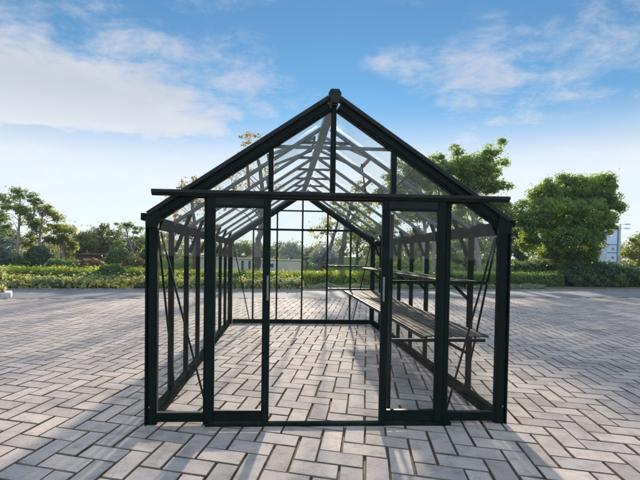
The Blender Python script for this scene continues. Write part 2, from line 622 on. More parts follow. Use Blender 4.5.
rng_t = rng.normal(0, .0035, (nb_, 2))
zo = rng.normal(0, .0010, nb_)
V = np.concatenate([ring(.005, -.03), ring(.005, -.006), ring(.0092, 0)], 1).reshape(-1, 3)
q = []
for lev in range(2):
    for k in range(4):
        q.append([lev*4+k, lev*4+(k+1) % 4, lev*4+4+(k+1) % 4, lev*4+4+k])
q.append([8, 9, 10, 11])
Q = (np.arange(nb_)[:, None, None]*12+np.array(q)[None]).reshape(-1, 4)
pm_ = np_mesh('paving', V, Q)
kind(link('paving', pm_, M['paver']), 'structure')
pm_.materials.append(M['paver_edge'])       # edge shade put into a darker colour on chamfers and sides
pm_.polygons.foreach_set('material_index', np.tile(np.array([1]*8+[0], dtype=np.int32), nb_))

# ------------------------------------------------------------------ greenhouse
W2, LEN, BAY = 1.285, 4.96, .62
EZ, RZ = 1.40, 2.248      # centre lines at post and at ridge
SL = (2.3268-1.4657)/1.285


def roofz(x):
    return RZ-SL*abs(x)


GH = empty('greenhouse', (0, 0, 0), 'dark green metal and glass greenhouse with both front sliding doors open', 'greenhouse')
mt, gm = M['metal'], M['glass']


def bar(name, A, B, w, h, m=None, up=(0, 0, 1), parent=None):
    return MB().bar(A, B, w, h, up).build(name, m or mt, parent or GH)


for sx in (-1, 1):
    for y in (0, LEN):
        b = MB()
        b.bar((sx*1.231, y, 0), (sx*1.231, y, 1.425), .066, .06, (0, 1, 0))
        b.bar((sx*1.2695, y-(.012 if y == 0 else -.012), 0), (sx*1.2695, y-(.012 if y == 0 else -.012), 1.44), .011, .066, (0, 1, 0))
        cp_ = b.build('corner_post', mt, GH)
        # folded bracket where the rafter meets the post
        sgn = -1 if y == 0 else 1
        pts = [(sx*1.272, 1.365), (sx*1.277, 1.43), (sx*1.235, 1.47), (sx*1.185, 1.49), (sx*1.172, 1.42), (sx*1.20, 1.355)]
        MB().prism(pts, 1, y+sgn*.036, y+sgn*.046).build('eave_bracket', mt, GH)
        yy = y+sgn*.031
        MB().tube([(sx*1.247, yy, .125), (sx*1.247, yy+sgn*.005, .125)], [.0065, .005], 8).build('bolt', M['steel'], cp_)
    for k in range(1, 8):
        bar('side_post', (sx*1.25, k*BAY, .072), (sx*1.25, k*BAY, 1.36), .045, .034, up=(0, 1, 0))
        bar('roof_bar', (sx*1.245, k*BAY, roofz(1.245)+.012), (sx*.04, k*BAY, roofz(.04)+.012), .034, .028, M['strut'])
        bar('knee_brace', (sx*1.226, k*BAY+.024, 1.20), (sx*1.10, k*BAY+.024, 1.515), .012, .032, up=(1, 0, .4))
    b = MB()
    b.bar((sx*1.25, .035, .036), (sx*1.25, LEN-.035, .036), .05, .072)
    b.bar((sx*1.222, .035, .012), (sx*1.222, LEN-.035, .012), .03, .022)
    b.build('base_rail', M['matte'], GH)
    b = MB()
    b.bar((sx*1.25, .033, 1.40), (sx*1.25, LEN-.033, 1.40), .05, .082)
    b.bar((sx*1.295, -.02, 1.435), (sx*1.295, LEN+.02, 1.435), .036, .05)
    b.build('eave_beam', M['matte'], GH)
    # corner bracing wires
    MB().tube([(sx*1.19, .035, 1.335), (sx*.862, .035, .085)], [.0075, .0075], 8).build('wall_brace', mt, GH)
    MB().tube([(sx*1.215, .06, 1.335), (sx*1.215, .60, .085)], [.0085, .0085], 8).build('wall_brace', mt, GH)
    MB().tube([(sx*1.185, LEN-.035, 1.37), (sx*.90, LEN-.035, .07)], [.009, .009], 8).build('wall_brace', mt, GH)
    x0, x1 = .60, .70
    MB().bar((sx*x0, .05, roofz(x0)-.02), (sx*x1, 1.86, roofz(x1)-.02), .022, .008, (0, 0, 1)).build('roof_brace', M['strut'], GH)
    # gable rafters with a lighter verge strip
    for y in (0, LEN):
        sg = -1 if y == 0 else 1
        r = bar('gable_rafter', (sx*1.272, y, roofz(1.272)), (sx*.036, y, roofz(.036)), .062, .075)
        MB().bar((sx*1.262, y+sg*.014, roofz(1.262)+.052), (sx*.04, y+sg*.014, roofz(.04)+.052), .076, .030).build('verge_strip', M['trim'], r)
        MB().bar((sx*1.19, y+sg*.034, roofz(1.19)-.012), (sx*.04, y+sg*.034, roofz(.04)-.012), .008, .016).build('glazing_bead', M['metal'], r)
# ridge
rb_ = MB()
rb_.bar((0, .03, 2.262), (0, LEN-.03, 2.262), .068, .04)
rb_.bar((0, .03, 2.30), (0, LEN-.03, 2.30), .055, .036)
ridge = rb_.build('ridge_beam', M['strut'], GH)
for y, sg in ((0, -1), (LEN, 1)):
    MB().prism([(-.028, 2.324), (.028, 2.324), (.044, 2.296), (.041, 2.270), (.020, 2.232), (-.020, 2.232), (-.041, 2.270), (-.044, 2.296)], 1,
               min(y+sg*.036, y+sg*.075), max(y+sg*.036, y+sg*.075)).build('ridge_cap', M['trim'], ridge)
for k in range(1, 8):
    bar('collar_tie', (-.225, k*BAY+.03, 2.125), (.225, k*BAY+.03, 2.125), .008, .026, M['strut'])
# gables
bar('gable_rail', (-.43, .026, 1.945), (.43, .026, 1.945), .012, .024, M['strut'])
bar('gable_rail', (-.43, LEN-.026, 1.955), (.43, LEN-.026, 1.955), .014, .026)
bar('gable_rail', (-.93, LEN-.028, 1.627), (.93, LEN-.028, 1.627), .03, .036)
bar('gable_rail', (.45, LEN-.03, 1.012), (1.19, LEN-.03, 1.012), .014, .024)
bar('gable_rail', (.45, LEN-.03, .615), (1.19, LEN-.03, .615), .014, .024)
bar('gable_rail', (-1.19, LEN, .036), (1.19, LEN, .036), .05, .072, M['matte'])
for x, zt in ((-.845, 1.61), (.845, 1.61), (-.437, 1.92), (.437, 1.92), (0, 2.22)):
    bar('gable_mullion', (x, LEN, .072), (x, LEN, zt), .028, .04, up=(0, 1, 0))
for x, zt in ((-.43, roofz(.43)-.035), (.43, roofz(.43)-.035), (0, 2.23)):
    bar('gable_mullion', (x, 0, 1.60), (x, 0, zt), .036, .05, up=(0, 1, 0))
for sx in (-1, 1):
    xj = -.862 if sx < 0 else .826
    bar('door_jamb', (xj, 0, .0), (xj, 0, 1.575), .04, .055, up=(0, 1, 0))
    bar('gable_rail', (xj+sx*.021, 0, .05), (sx*1.197, 0, .05), .045, .066)
bar('gable_rail', (-1.10, 0, 1.585), (1.10, 0, 1.585), .04, .03)
tk = MB()
tk.bar((-1.228, -.052, 1.598), (1.240, -.052, 1.598), .05, .040, ch=.3)
tk.bar((-1.226, -.085, 1.606), (1.238, -.085, 1.606), .012, .022)
tk.build('door_track', M['trim'], GH)
ds = MB()
ds.bar((-.86, -.045, .012), (.86, -.045, .012), .05, .024)
ds.bar((-.86, -.012, .006), (.86, -.012, .006), .012, .012)
ds.build('door_sill', M['matte'], GH)
# inner post carrying the front ends of the shelves
bar('shelf_post', (.462, .16, 0), (.462, .16, 1.50), .026, .026, up=(0, 1, 0))
bar('shelf_rail', (.476, .16, 1.0), (1.19, .16, 1.0), .014, .024)
bar('shelf_rail', (.476, .16, .565), (1.19, .16, .565), .014, .024)


def pane(poly, ax, c, parent=GH, name='glass_pane', t=.004):
    return MB().prism(poly, ax, c-t/2, c+t/2).build(name, gm, parent)


# sliding doors
for sx in (-1, 1):
    xo, xi = (-.862, -.425) if sx < 0 else (.794, .345)
    xm = (xo+xi)/2
    f = MB()
    f.bar((xo-sx*.028, -.048, .03), (xo-sx*.028, -.048, 1.575), .052, .032, (0, 1, 0))
    f.bar((xi+sx*.024, -.048, .03), (xi+sx*.024, -.048, 1.575), .046, .032, (0, 1, 0))
    f.bar((xi+sx*.048, -.056, .10), (xi+sx*.048, -.056, 1.52), .01, .02, (0, 1, 0))
    f.bar((xo-sx*.056, -.056, .10), (xo-sx*.056, -.056, 1.52), .01, .02, (0, 1, 0))
    f.bar((xo-sx*.054, -.048, .104), (xi+sx*.046, -.048, .104), .03, .014)
    f.bar((xo-sx*.054, -.048, 1.513), (xi+sx*.046, -.048, 1.513), .03, .018)
    d_ = f.build('sliding_door', mt, GH)
    k_ = MB()
    k_.box((min(xo-sx*.054, xi+sx*.047), -.054, .034), (max(xo-sx*.054, xi+sx*.047), -.042, .0965))
    k_.build('kick_panel', mt, d_)
    h_ = MB()
    h_.box((min(xo-sx*.054, xi+sx*.047), -.056, 1.5225), (max(xo-sx*.054, xi+sx*.047), -.04, 1.572))
    h_.build('header_panel', M['trim'], d_)
    xa, xb = sorted((xo-sx*.053, xi+sx*.046))
    pane([(xa, .111), (xb, .111), (xb, 1.504), (xa, 1.504)], 1, -.046, d_, 'door_pane')
    hd = MB()
    hd.bar((xi+sx*.017, -.068, .875), (xi+sx*.017, -.068, 1.045), .014, .009, (0, 1, 0), .3)
    hd.bar((xi+sx*.017, -.075, .945), (xi+sx*.017, -.075, .975), .008, .012, (0, 1, 0), .3)
    hd.build('handle', M['steel'], d_)

# glass
for sx in (-1, 1):
    for k in range(8):
        y0, y1 = k*BAY+(.034 if k == 0 else .018), (k+1)*BAY-(.034 if k == 7 else .018)
        pane([(y0, .073), (y1, .073), (y1, 1.358), (y0, 1.358)], 0, sx*1.262)
        xin = .47 if k == 2 else .06
        nx, nz = SL/math.hypot(1, SL)*sx, 1/math.hypot(1, SL)
        a, b = Vector((sx*1.27, 0, roofz(1.27)+.042)), Vector((sx*xin, 0, roofz(xin)+.042))
        n_ = Vector((nx, 0, nz))*.002
        vs = []
        for y in (y0, y1):
            for p in (a-n_, a+n_, b+n_, b-n_):
                vs.append((p.x, y, p.z))
        MB().add(vs, [(0, 1, 2, 3), (7, 6, 5, 4), (0, 4, 5, 1), (1, 5, 6, 2), (2, 6, 7, 3), (3, 7, 4, 0)]).build('roof_pane', gm, GH)
    xa, xb = sorted((-.884 if sx < 0 else .848, sx*1.196))
    pane([(xa, .084), (xb, .084), (xb, 1.40 if sx > 0 else roofz(xb)-.045), (xa, roofz(xa)-.045 if sx > 0 else 1.40)], 1, .004)
    for y in (.004, LEN-.004):
        pane([(sx*.02, 1.625), (sx*.415, 1.625), (sx*.415, roofz(.415)-.042), (sx*.02, roofz(.02)-.042)], 1, y)
        pane([(sx*.448, 1.625), (sx*.86, 1.625), (sx*.448, roofz(.448)-.042)], 1, y)
    for xa, xb in ((.014, .423), (.451, .831)):
        pane([(sx*xa, .073), (sx*xb, .073), (sx*xb, 1.609), (sx*xa, 1.609)], 1, LEN-.004)
    pane([(sx*.859, .073), (sx*1.188, .073), (sx*1.188, 1.40), (sx*.95, 1.566), (sx*.859, 1.605)], 1, LEN-.004)
    # opened roof vent, hinged on the ridge
    hx, hz, ex, ez = .05, 2.318, .49, 2.135
    vf = MB()
    ya, yb = 2*BAY+.02, 3*BAY-.02
    vf.bar((sx*hx, ya, hz), (sx*ex, ya, ez), .022, .026)
    vf.bar((sx*hx, yb, hz), (sx*ex, yb, ez), .022, .026)
    vf.bar((sx*ex, ya-.011, ez), (sx*ex, yb+.011, ez), .03, .028)
    vf.bar((sx*hx, ya-.011, hz), (sx*hx, yb+.011, hz), .02, .024)
    ven = vf.build('roof_vent', M['strut'], GH)
    vs = []
    for y in (ya+.012, yb-.012):
        for x, z in ((hx+.011, hz-.004-.002), (hx+.011, hz-.004+.002), (ex-.016, ez+.006+.002), (ex-.016, ez+.006-.002)):
            vs.append((sx*x, y, z))
    MB().add(vs, [(0, 1, 2, 3), (7, 6, 5, 4), (0, 4, 5, 1), (1, 5, 6, 2), (2, 6, 7, 3), (3, 7, 4, 0)]).build('vent_pane', gm, ven)
    ym = (ya+yb)/2
    MB().bar((sx*.50, ym, roofz(.50)-.06), (sx*.455, ym, 2.135), .012, .014).build('vent_stay', mt, ven)
    bar('vent_sill_bar', (sx*.50, 2*BAY+.018, roofz(.50)+.01), (sx*.50, 3*BAY-.018, roofz(.50)+.01), .03, .03, M['strut'])


def shelf(name, label, x0, x1, z, nsl, slw, zb):
    r = empty(name, (x1, 2.5, 0), label, 'shelf')
    loc = Vector((x1, 2.5, 0))
    sl = MB()
    for i in range(nsl):
        x = x0+slw/2+(x1-x0-slw)*i/max(1, nsl-1)
        for k in range(8):
            ya, yb = max(.175, k*BAY+.008), min(4.9, (k+1)*BAY-.008)
            dz = rng.normal(0, .0012)
            sl.bar(Vector((x, ya, z+dz))-loc, Vector((x+rng.normal(0, .0015), yb, z+dz))-loc, slw, .014)
    sl.build('slats', M['slat'], r)
    ed = MB()
    ed.bar(Vector((x0-.008, .172, z-.016))-loc, Vector((x0-.008, 4.9, z-.016))-loc, .012, .034)
    ed.build('front_edge', mt, r)
    for k in range(1, 8):
        y = k*BAY-.026
        bk = MB()
        bk.bar(Vector((x0, y, z-.02))-loc, Vector((1.226, y, z-.02))-loc, .014, .022)
        bk.bar(Vector((1.226, y, z-zb))-loc, Vector((x0+(x1-x0)*.28, y, z-.03))-loc, .010, .026, (1, 0, .4))
        bk.build('bracket', mt, r)
    return r


shelf('slatted_bench', 'long wide slatted bench along the right greenhouse wall, the lower of two', .745, 1.225, .592, 9, .042, .21)
shelf('slatted_shelf', 'narrow slatted shelf along the right greenhouse wall, above the wide bench', 1.04, 1.225, .995, 4, .038, .16)

# ------------------------------------------------------------------ planting
def gx(u, Y, v=270):
    p = at(u, v, Y)
    return (p.x, Y, 0)


def road_pt(u, t):
    """ground point on the line t metres beyond the far road edge, in column u of the photo"""
    Y = 13
    for _ in range(12):
        Y = road(at(u, 280, Y).x, t)
    return (at(u, 280, Y).x, Y)


# hedges
leafy_box(road_pt(-150, .75), road_pt(300, .75), .55, .03, .30, M['leaf_var'], .11, 520,
          'low loose border of pale yellow-green variegated shrubs along the far side of the road', 'hedge', 'border_hedge', lumpy=.055, aspect=.6, round_top=.25)
leafy_box(road_pt(-150, 2.2), road_pt(152, 2.2), .5, .03, .585, M['leaf_hedge'], .085, 700,
          'clipped bright green hedge left of the greenhouse, behind the pale border', 'hedge', lumpy=.03)
leafy_box(road_pt(156, 2.3), road_pt(388, 2.3), .5, .03, .50, M['leaf_hedge'], .085, 700,
          'clipped yellow-green hedge seen through the back of the greenhouse', 'hedge', lumpy=.03)
leafy_box(road_pt(391, 2.2), road_pt(556, 2.2), .5, .03, .55, M['leaf_hedge_dark'], .08, 760,
          'clipped dark green hedge between the greenhouse and the round bright tree', 'hedge', lumpy=.025)
leafy_box(road_pt(634, 2.6), road_pt(760, 2.6), .5, .03, .80, M['leaf_hedge'], .10, 480,
          'short yellow-green hedge at the right edge beyond the dark thicket', 'hedge', lumpy=.03)
# pale ground cover in front of the right hedges
n = 15000
t_ = rng.uniform(.15, 1.5, n)
x_ = rng.uniform(.6, 9.8, n)
P = np.stack([x_, 13+.13*x_+t_, .03+rng.uniform(0, .11, n)*(1+.5*np.sin(x_*6))], 1)
o = kind(link('ground_cover', leaf_mesh('ground_cover', P, rng.normal(size=(n, 3))*.6+np.array([0, -.2, 1]), .075, .5, 0), M['leaf_pale']), 'stuff')
tag(o, 'low pale green ground cover along the road edge before the right hedges', 'ground cover')
# lawn tufts behind hedges are hidden; clipped ball and red domes
c = road_pt(112, 1.42)
dome_shrub('ball_shrub', 'clipped round dark green ball shrub set in front of the left hedge', 'shrub', c, .54, .42, .40, .38, M['leaf_hedge_dark'], .075, 5200, lumpy=.03)
c = at(91, 266, 15.4)
dome_shrub('red_shrub', 'reddish dome shrub in front of the low brown shed', 'shrub', c, .56, .5, .42, .52, M['leaf_red'], .085, 3000, lumpy=.05)
c = at(134, 266, 15.6)
dome_shrub('red_shrub', 'reddish dome shrub near the left wall of the greenhouse', 'shrub', c, .54, .5, .46, .56, M['leaf_red'], .085, 3000, lumpy=.05)
c = at(40, 262, 20.0)
dome_shrub('round_bush', 'dark rounded bush behind the left hedge between two pale trunks', 'bush', c, .66, .6, .6, .85, M['leaf_deep'], .12, 3000, lumpy=.06)
for u, v, Y, r, h, lab in [(12, 268, 19.2, .55, .55, 'low dark bush under the tallest tree at far left'),
                           (57, 267, 19.0, .42, .45, 'small rounded green bush to the left of the brown shed'),
                           (74, 268, 19.2, .40, .42, 'small dark bush against the left end of the brown shed'),
                           (118, 264, 21.0, .55, .75, 'dark green bush just right of the brown shed')]:
    c = at(u, v, Y)
    dome_shrub('bush', lab, 'bush', c, r*1.2, r, h, h*.9, M['leaf_mid'], .11, 2200, lumpy=.08, loose=.05)
# dark thicket under the bright tree
root_c = road_pt(594, 2.4)
for u, t, rx, rz, lab in [(577, 2.3, .85, .60, 'dark ragged shrub right under the stem of the round bright tree'),
                          (603, 2.1, .95, .63, 'widest dark shrub of the thicket in front of the sign tower'),
                          (624, 2.3, .72, .52, 'dark shrub ending the thicket in front of the far right tree')]:
    c = road_pt(u, t)
    dome_shrub('thicket_shrub', lab, 'shrub', c, rx, .7, rz, .42, M['leaf_deep'], .14, 4600, lumpy=.10, loose=.08)
for u, v, Y, r, h, lab in [(523, 262, 18.6, .9, .55, 'mid green loose bush behind the right dark hedge'),
                           (547, 262, 18.9, .75, .55, 'green bush behind the dark hedge beside the round tree')]:
    c = at(u, v, Y)
    dome_shrub('bush', lab, 'bush', c, r, r*.8, h, h*.9, M['leaf_mid'], .13, 3000, lumpy=.1, loose=.06)
# raised bed at the left picture edge
pb = [(-11.2, 8.15), (-7.85, 8.7), (-7.25, 9.25), (-7.6, 9.95), (-11.2, 9.5)]
rb = MB()
rb.prism(pb, 2, -.03, .13)
bedo = rb.build('planter_island', M['kerb'])
tag(bedo, 'small raised island with a pale kerb at the left edge of the yard', 'planter')
inner = [(-11.1, 8.3), (-7.92, 8.84), (-7.42, 9.28), (-7.7, 9.8), (-11.1, 9.36)]
MB().prism(inner, 2, .12, .15).build('soil_fill', M['soil'], bedo)
dome_shrub('yellow_shrub', 'yellow-green shrub growing in the kerbed island at the left edge', 'shrub', (-8.0, 9.2, 0), .55, .42, .46, .45, M['leaf_var'], .13, 2400, lumpy=.1, loose=.1)


def foot(u, Y):
    p = at(u, 280, Y)
    return (p.x, Y, 0)


# --- trees on the left
make_tree('tall_tree', 'tallest tree at the far left with flat layered dark crown', 'tree', foot(17, 20), [(17, 262, 0), (18, 240, 0), (20, 215, 0), (20, 196, 0)], .085,
          [(24, 194, 14, 5, 0), (8, 198, 13, 5, .5), (34, 202, 10, 4, -.4), (12, 207, 15, 5, 0), (2, 215, 12, 6, .4), (26, 214, 12, 5, 0), (-6, 226, 14, 10, 0), (10, 238, 14, 12, 1.5), (30, 226, 8, 6, .5)], 20,
          M['leaf_mid'], M['pale_bark'], leaf=.13, rc=.25, per=34, cov=.85, flat=.55)
make_tree('layered_tree', 'layered tree with yellow lit edges right of the tallest tree', 'tree', foot(39, 21), [(39, 262, 0), (39, 240, 0), (42, 222, 0), (43, 210, 0)], .065,
          [(42, 210, 15, 5, 0), (53, 217, 11, 5, .3), (34, 222, 10, 6, 0), (56, 229, 11, 7, 0), (44, 235, 13, 8, .5), (30, 240, 9, 8, .4)], 21,
          M['leaf_yellow'], M['pale_bark'], leaf=.13, rc=.25, per=34, cov=.85, flat=.5)
make_tree('yellow_tree', 'small yellow-green tree with thin pale stem left of the shed', 'tree', foot(63.5, 22), [(63.5, 262, 0), (63, 245, 0), (64, 232, 0)], .055,
          [(64, 231, 9, 6, 0), (58, 240, 9, 8, 0), (69, 243, 8, 8, .3)], 22, M['leaf_yellow'], M['pale_bark'], leaf=.15, rc=.26, per=32, cov=.9)
make_tree('olive_tree', 'loose olive green tree behind the left end of the shed', 'tree', foot(80, 27), [(80, 255, 0), (81, 240, 0)], .10,
          [(80, 236, 9, 7, 0), (74, 246, 9, 8, 0), (87, 246, 9, 8, 0)], 27, M['leaf_olive'], M['bark'], leaf=.19, rc=.34, per=30, cov=.9)
make_tree('pointed_tree', 'hazy green tree with pointed crown above the brown shed', 'tree', foot(102, 29), [(102, 255, 0), (102, 235, 0)], .12,
          [(102, 229, 5, 7, 0), (101, 238, 10, 7, 0), (100, 248, 14, 9, 0), (111, 246, 8, 8, 0)], 29, M['leaf_olive'], M['bark'], leaf=.2, rc=.36, per=30, cov=.9)
make_tree('open_tree', 'sparse open crowned tree with forked trunk left of the greenhouse', 'tree', foot(133, 22), [(133, 262, 0), (133, 250, 0), (128, 238, 0), (126, 228, 0)], .06,
          [(126, 226, 12, 4, 0), (139, 230, 10, 4, 0), (114, 233, 9, 4, 0), (134, 240, 9, 4, .4), (147, 240, 8, 5, 0), (119, 244, 8, 5, .4)], 22,
          M['leaf_mid'], M['pale_bark'], leaf=.12, rc=.20, per=24, cov=.66, flat=.5)
make_tree('dark_tree', 'dense dark yellow-green tree half hidden by the front left post', 'tree', foot(150, 24), [(150, 258, 0), (150, 245, 0)], .10,
          [(148, 245, 9, 8, 0), (146, 258, 10, 8, 0), (158, 250, 9, 9, 0)], 24, M['leaf_mid'], M['bark'], leaf=.16, rc=.3, per=36, cov=1)
make_tree('palm_shrub', 'blue-green fan leaved palm at the left picture edge', 'palm', foot(0, 18.5), [(0, 268, 0), (0, 258, 0)], .12,
          [(0, 245, 8, 9, 0), (-4, 258, 10, 9, 0), (4, 255, 4, 8, -.3)], 18.5, M['leaf_teal'], M['bark'], leaf=.30, rc=.34, per=22, cov=.9, aspect=.22)
# --- seen through and above the greenhouse
make_tree('leaning_tree', 'tall thin-leaved tree with slightly leaning whitewashed trunk behind the doors', 'tree', foot(256.5, 18.3), [(256.5, 270, 0), (257, 255, 0), (259, 240, 0), (262, 215, 0), (262, 185, 0), (258, 160, 0)], .19,
          [(256, 146, 18, 12, 0), (243, 165, 20, 13, 0), (268, 168, 13, 10, .5), (282, 192, 11, 8, 0), (236, 188, 20, 14, -.4), (258, 205, 20, 12, .5), (222, 204, 12, 10, 0), (248, 138, 9, 8, 0)], 18.3,
          M['leaf_autumn'], M['bark'], leaf=.12, rc=.22, per=14, cov=.30, white=.30)
make_tree('autumn_tree', 'sparse yellow and red leaved tree beyond the left greenhouse wall', 'tree', foot(195, 19.0), [(195, 268, 0), (194, 250, 0), (196, 232, 0), (192, 210, 0), (190, 190, 0)], .14,
          [(188, 186, 14, 10, 0), (176, 202, 14, 11, 0), (200, 205, 16, 12, .3), (186, 222, 20, 13, 0), (212, 224, 14, 12, 0), (172, 238, 14, 13, .5), (198, 244, 16, 9, 1)], 19.0,
          M['leaf_autumn'], M['bark'], leaf=.13, rc=.24, per=18, cov=.42, white=.30)
make_tree('bent_tree', 'backlit tree with bent dark trunk seen through the middle of the back gable', 'tree', foot(319, 19.5), [(319, 270, 0), (322, 258, 0), (331, 246, 0), (335, 232, 0), (340, 214, 0)], .13,
          [(330, 222, 13, 9, 0), (318, 232, 11, 7, .4), (338, 206, 13, 9, 0), (349, 220, 12, 10, .3)], 19.5,
          M['leaf_yellow'], M['bark'], leaf=.12, rc=.24, per=18, cov=.5)
make_tree('stout_tree', 'backlit tree with the thickest dark trunk behind the right side of the back gable', 'tree', foot(340, 18.2), [(340, 270, 0), (341, 255, 0), (345, 240, 0), (347, 222, 0), (352, 200, 0)], .17,
          [(348, 205, 15, 10, 0), (362, 218, 14, 11, 0), (352, 232, 13, 7, .5), (372, 204, 14, 12, 0), (335, 214, 10, 8, 0), (360, 190, 12, 9, .4)], 18.2,
          M['leaf_yellow'], M['bark'], leaf=.12, rc=.25, per=20, cov=.55, white=.3)
make_tree('slim_tree', 'green tree with slim dark stem behind the end of the bench', 'tree', foot(357, 21.5), [(357, 266, 0), (357, 250, 0), (359, 232, 0)], .10,
          [(360, 236, 12, 9, 0), (374, 232, 13, 12, 0), (388, 226, 12, 12, .4), (378, 248, 13, 8, .5)], 21.5,
          M['leaf_mid'], M['bark'], leaf=.14, rc=.28, per=32, cov=.8)
make_tree('paired_tree', 'pale trunked tree, the left of two close trunks behind the right door', 'tree', foot(424.5, 18.6), [(424.5, 270, 0), (424, 250, 0), (425, 230, 0), (422, 205, 0), (420, 185, 0)], .13,
          [(410, 178, 15, 12, 0), (393, 180, 14, 12, 0), (404, 167, 12, 8, 0), (384, 194, 12, 10, .4), (398, 196, 14, 12, 0), (418, 200, 16, 12, .3), (400, 216, 15, 11, 0), (424, 218, 16, 11, 0), (410, 234, 16, 8, .6)], 18.6,
          M['leaf_mid'], M['pale_bark'], leaf=.14, rc=.27, per=34, cov=.85, white=.32)
make_tree('paired_tree', 'pale trunked tree, the right of two close trunks behind the right door', 'tree', foot(433, 19.2), [(433, 268, 0), (434, 250, 0), (434, 230, 0), (438, 205, 0), (440, 182, 0)], .12,
          [(438, 178, 15, 12, 0), (434, 165, 13, 9, 0), (422, 170, 11, 9, 0), (446, 196, 17, 13, 0), (434, 216, 14, 12, .5), (452, 218, 16, 12, 0), (444, 236, 16, 9, .8)], 19.2,
          M['leaf_bush'], M['pale_bark'], leaf=.14, rc=.27, per=34, cov=.85, white=.30)
make_tree('feathery_tree', 'large leaning green tree with feathery top branches above the right eave', 'tree', foot(480, 19.0), [(480, 270, 0), (478, 250, 0), (474, 225, 0), (470, 200, 0), (474, 170, 0)], .16,
          [(448, 172, 16, 13, 0), (430, 184, 14, 12, 0), (468, 166, 17, 13, 0), (484, 162, 13, 11, 0), (493, 150, 8, 6, 0), (499, 141, 5, 4, 0), (505, 162, 5, 3, 0), (470, 188, 22, 14, .3), (494, 188, 13, 10, 0), (507, 186, 5, 3, 0), (452, 206, 18, 12, 0), (482, 208, 20, 12, .5), (502, 204, 10, 7, .2), (470, 228, 20, 10, .8), (455, 152, 7, 6, 0), (440, 156, 5, 5, 0), (425, 172, 10, 8, 0), (410, 182, 12, 10, .3), (470, 176, 20, 12, .4), (487, 176, 16, 12, 0)], 19.0,
          M['leaf_bush'], M['pale_bark'], leaf=.14, rc=.24, per=36, cov=1.0, white=.34)
make_tree('white_foot_tree', 'green tree with whitewashed foot just left of the front right post', 'tree', foot(491, 18.6), [(491, 270, 0), (492, 250, 0), (494, 232, 0), (498, 215, 0)], .12,
          [(494, 214, 12, 10, 0), (504, 226, 11, 12, 0), (486, 232, 14, 9, .4), (500, 244, 12, 8, .4), (512, 214, 8, 10, .3)], 18.6,
          M['leaf_mid'], M['pale_bark'], leaf=.14, rc=.27, per=36, cov=.9, white=.34)
make_tree('dense_tree', 'dense mid green tree between the front right post and the round bright tree', 'tree', foot(520, 22), [(520, 262, 0), (520, 240, 0), (520, 222, 0)], .13,
          [(514, 210, 10, 11, 0), (522, 222, 12, 11, 0), (516, 238, 13, 12, 0), (530, 244, 12, 12, .4), (520, 252, 14, 9, 0)], 22,
          M['leaf_deep'], M['bark'], leaf=.16, rc=.32, per=40, cov=1)
# --- the round bright tree
make_tree('round_tree', 'big round bright green tree with full low crown at the right', 'tree', foot(572, 17.4), [(572, 276, 0), (573, 262, 0), (574, 240, 0), (576, 215, 0)], .17,
          [(566, 186, 14, 13, 0), (585, 188, 20, 15, 0), (604, 190, 19, 17, 0), (545, 197, 18, 13, 0), (535, 214, 16, 13, -.3), (560, 212, 24, 18, -.6), (588, 214, 24, 18, -.6), (612, 206, 13, 15, 0), (541, 232, 21, 15, 0), (566, 236, 24, 16, -.6), (588, 236, 19, 15, -.5),
           (530, 244, 12, 7, 0), (554, 252, 18, 7, 0), (580, 254, 20, 10, 0), (592, 250, 12, 8, .3), (570, 178, 7, 5, 0), (607, 179, 11, 6, 0), (524, 203, 3, 3, 0), (604, 226, 12, 14, 0), (552, 188, 14, 10, 0), (575, 196, 24, 14, .4), (590, 204, 22, 14, .5), (528, 226, 11, 11, 0), (553, 222, 20, 14, .5), (580, 226, 22, 14, .6), (566, 258, 18, 9, 0), (588, 262, 14, 8, 0)], 17.4,
          M['leaf_bush'], M['bark'], leaf=.115, rc=.22, per=46, cov=1.05, droop=.6)
make_tree('edge_tree', 'sunlit yellow-green tree at the right picture edge beyond the lamp post', 'tree', foot(640, 25), [(640, 262, 0), (640, 248, 0)], .13,
          [(640, 240, 11, 9, 0), (631, 252, 10, 10, 0), (650, 246, 14, 14, 0), (636, 264, 12, 8, 0), (662, 240, 16, 16, .5)], 25,
          M['leaf_yellow'], M['bark'], leaf=.17, rc=.34, per=36, cov=.95)
# more trees in the second row
make_tree('hazy_tree', 'pale hazy green tree between the yellow-green tree and the pointed tree', 'tree', foot(91, 31), [(91, 258, 0), (91, 244, 0)], .10,
          [(90, 234, 10, 7, 0), (94, 243, 12, 9, 0), (80, 246, 11, 9, 0), (72, 250, 9, 8, 0), (104, 246, 12, 8, 0)], 31, M['leaf_olive'], M['bark'], leaf=.18, rc=.36, per=30, cov=.9)
make_tree('hazy_tree', 'pale hazy green tree just left of the sparse open crowned tree', 'tree', foot(117, 30), [(117, 258, 0), (117, 244, 0)], .10,
          [(117, 236, 10, 7, 0), (122, 246, 13, 8, 0), (110, 249, 11, 8, 0), (138, 248, 14, 8, 0), (150, 240, 12, 8, 0)], 30, M['leaf_olive'], M['bark'], leaf=.18, rc=.36, per=30, cov=.9)
make_tree('low_tree', 'low wide green tree behind the left half of the beige wall', 'tree', foot(240, 34), [(240, 262, 0), (240, 250, 0)], .13,
          [(240, 246, 14, 8, 0), (228, 252, 12, 8, 0), (252, 250, 11, 8, 0), (264, 252, 10, 7, .5), (216, 252, 12, 8, 0)], 34, M['leaf_mid'], M['bark'], leaf=.2, rc=.4, per=34, cov=.9)
make_tree('low_tree', 'low green tree between the two silver-blue palms', 'tree', foot(307, 36), [(307, 262, 0), (307, 252, 0)], .12,
          [(306, 253, 11, 6, 0), (316, 256, 9, 6, 0), (275, 249, 10, 7, 0)], 36, M['leaf_olive'], M['bark'], leaf=.2, rc=.4, per=32, cov=.85)
